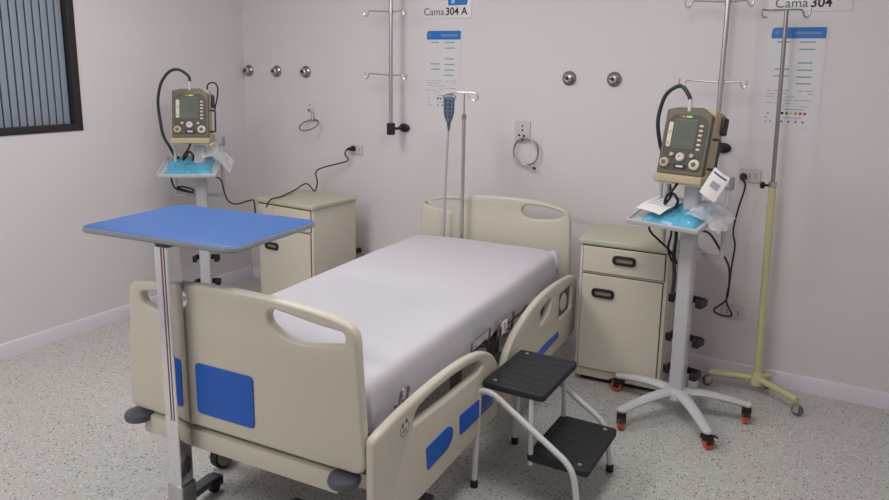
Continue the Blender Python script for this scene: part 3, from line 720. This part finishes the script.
for (lx, ly) in ((.210, -.160), (-.242, -.028), (.05, .095)):
    d = Vector((lx, ly, 0)); n = d.normalized()
    lg = MB().tube([n*.02+Vector((0, 0, .088)), d*.5+Vector((0, 0, .086)), d+Vector((0, 0, .080))], .019, 12, flat=(1, .9)).build('leg', 'ivcream', t)
    c = MB().cyl(d*.96+Vector((0, 0, .045)), d*.96+Vector((0, 0, .078)), .009); ang = math.atan2(ly, lx)
    mx = T(d.x, d.y, 0) @ R(ang+.3, 'Z')
    c.box((.004, -.014, .036), (.03, .004, .035), .001, mx=mx).box((.004, .014, .036), (.03, .004, .035), .001, mx=mx).box((0, 0, .054), (.032, .034, .006), .002, mx=mx)
    c.build('caster', 'steel', lg)
    MB().lathe([(.018, -.010), (.0275, -.009), (.029, 0), (.0275, .009), (.018, .010)], mx @ T(.008, 0, .0295) @ R(PI/2, 'X'), 22).build('caster_wheel', 'tyre', lg)

# ------------------------------------------------------------------ step stool
t = thing('step_stool', 'two-step white tube stool with black rubber treads beside the bed', 'step stool', (2.97, -1.525, 0))
ox, oy = 2.97, -1.525
def tread(x0, x1, z, zt):
    b = MB().prism(rrect(x0-ox, -.195, x1-ox, .195, .022), .03, .007, mx=T(0, 0, z-.015), res=3)
    return b
for (x0, x1, z) in ((2.990, 3.260, .474), (3.195, 3.452, .212)):
    tr = tread(x0, x1, z, 0).build('tread', 'tread', t)
    for yy in (-.16, .16):
        xx = (x0+.045 if z > .3 else x1-.045)-ox
        for xi in ([xx] if True else []):
            MB().lathe([(.009, 0), (.008, .0025), (.0005, .0035)], T(xi, yy, z), 16).build('screw', 'steel', tr)
    rb = MB()
    for i in range(7): rb.box(((x0+x1)/2-ox, -.165+i*.055, z+.0004), (x1-x0-.05, .012, .0008), .0005)
    rb.build('ribbing', 'tread', tr)
for s in (-1, 1):
    Y = s*.203
    p = bend([(2.972-ox, Y, .03), (2.984-ox, Y, .437), (3.045-ox, Y, .437), (3.395-ox, Y, .215), (3.425-ox, Y, .03)], [0, .05, .05, .06, 0], 8)
    sf = MB().tube(p, .0125, 12).build('side_frame', 'white', t)
    for xx in (2.9715, 3.4255): MB().cyl((xx-ox, Y, .0), (xx-ox, Y, .034), .0165, .0155, bev=.002).build('rubber_foot', 'rubber', sf)
    MB().tube([(3.205-ox, s*.182, .462), (3.212-ox, s*.182, .165)], .0105, 10).build('inner_upright', 'white', t)
for (xx, z) in ((3.0, .447), (3.235, .447), (3.215, .188), (3.41, .188)):
    MB().tube([(xx-ox, -.185, z), (xx-ox, .185, z)], .009, 10).build('cross_tube', 'white', t)

# ------------------------------------------------------------------ overbed table
t = thing('overbed_table', 'blue-topped overbed table on a chrome column at the foot of the bed', 'table', (2.206, -2.404, 0), .095)
W, D, Z = .672, .470, 1.156
tp = MB().prism(rrect(-W/2+.004, -D/2+.004, W/2-.004, D/2-.004, .04, 8), .016, .003, mx=T(0, 0, Z-.008)).build('tabletop', 'blue_top', t)
MB().prism(rrect(-W/2, -D/2, W/2, D/2, .044, 8), .018, .005, [rrect(-W/2+.006, -D/2+.006, W/2-.006, D/2-.006, .04, 8)[::-1]], mx=T(0, 0, Z-.0105), res=3).build('edge_band', 'edge', tp)
cx, cy = .028, -.194
MB().box((cx, cy+.10, Z-.026), (.07, .24, .016), .004).build('support_plate', 'dgrey', t)
pl_ = MB().prism(rrect(cx-.029, cy-.030, cx+.029, cy+.030, .006), Z-.034-.22, .001, mx=T(0, 0, (Z-.034+.22)/2)).build('column', 'chrome', t)
MB().box((cx+.004, cy-.0305, .82), (.004, .002, .62), 0).build('stripe', 'pinkline', pl_)
MB().box((cx+.016, cy-.0305, .82), (.003, .002, .62), 0).build('stripe', 'greyink', pl_)
MB().prism(rrect(cx-.034, cy-.035, cx+.034, cy+.035, .007), .20, .002, mx=T(0, 0, .16)).build('sleeve', 'steel', t)
MB().box((cx+.06, cy, .065), (.46, .055, .035), .006).build('base_bar', 'steel', t)
for lx, ln in ((cx-.145, .31), (cx+.265, .31)):
    lg = MB().box((lx, cy+ln/2, .065), (.05, ln, .03), .006).build('leg', 'dgrey', t)
    for yy in (cy+.02, cy+ln-.01):
        c = MB().box((lx, yy, .055), (.055, .07, .03), .008); c.box((lx, yy+.02, .045), (.045, .04, .04), .008); c.build('caster', 'black', lg)
        MB().lathe([(.018, -.012), (.026, -.010), (.0265, 0), (.026, .010), (.018, .012)], T(lx, yy+.01, .0268) @ R(PI/2, 'Y'), 20).build('caster_wheel', 'rubber', lg)

# ------------------------------------------------------------------ light, world, camera
def area(x, y, w, d, e, col=(1, .985, .975)):
    l = bpy.data.lights.new('ceiling_light', 'AREA'); l.shape = 'RECTANGLE'; l.size = w; l.size_y = d; l.energy = e; l.color = col
    o = bpy.data.objects.new('ceiling_light', l); C.objects.link(o); o.location = (x, y, RZ-.02)
area(1.5, -1.9, .6, 1.2, 15)
area(3.4, -2.0, .6, 1.2, 14)
area(1.5, -4.5, 1.2, .6, 38)  # added unseen front light, set left and raised to brighten the footboard
def fill_point(x, y, z, e, r=.18, col=(1, .985, .975)):  # added point light without a fixture, brightens upper walls and ceiling
    l = bpy.data.lights.new('upper_wall_fill', 'POINT'); l.energy = e; l.shadow_soft_size = r; l.color = col
    o = bpy.data.objects.new('upper_wall_fill', l); C.objects.link(o); o.location = (x, y, z)
fill_point(1.6, -2.1, RZ-.22, 15)
fill_point(3.5, -2.2, RZ-.22, 17)
wd = bpy.data.worlds.new('world'); wd.use_nodes = True; bpy.context.scene.world = wd
wd.node_tree.nodes['Background'].inputs[0].default_value = (.8, .82, .85, 1); wd.node_tree.nodes['Background'].inputs[1].default_value = .3

cam = bpy.data.cameras.new('camera'); co = bpy.data.objects.new('camera', cam); C.objects.link(co)
f_px, sx_, sy_ = 713.49, 11.76, -42.72
cam.sensor_width = 36; cam.sensor_fit = 'HORIZONTAL'; cam.lens = f_px/889*36
cam.shift_x = -sx_/889; cam.shift_y = sy_/889
cam.clip_start = .05
yw, pi_, ro = .5059, .1945, .0175
F = Vector((-sin(yw)*cos(pi_), cos(yw)*cos(pi_), -sin(pi_))); rt = Vector((cos(yw), sin(yw), 0)); up = rt.cross(F)
Rv = cos(ro)*rt+sin(ro)*up; Uv = -sin(ro)*rt+cos(ro)*up
mw = Matrix((Rv, Uv, -F)).transposed().to_4x4(); mw.translation = (4.1958, -4.1322, 1.7173)
co.matrix_world = mw
bpy.context.scene.camera = co
sc = bpy.context.scene
sc.view_settings.view_transform = 'Standard'; sc.view_settings.look = 'None'; sc.view_settings.exposure = .05; sc.view_settings.gamma = 1
sc.cycles.max_bounces = 8; sc.cycles.use_denoising = True
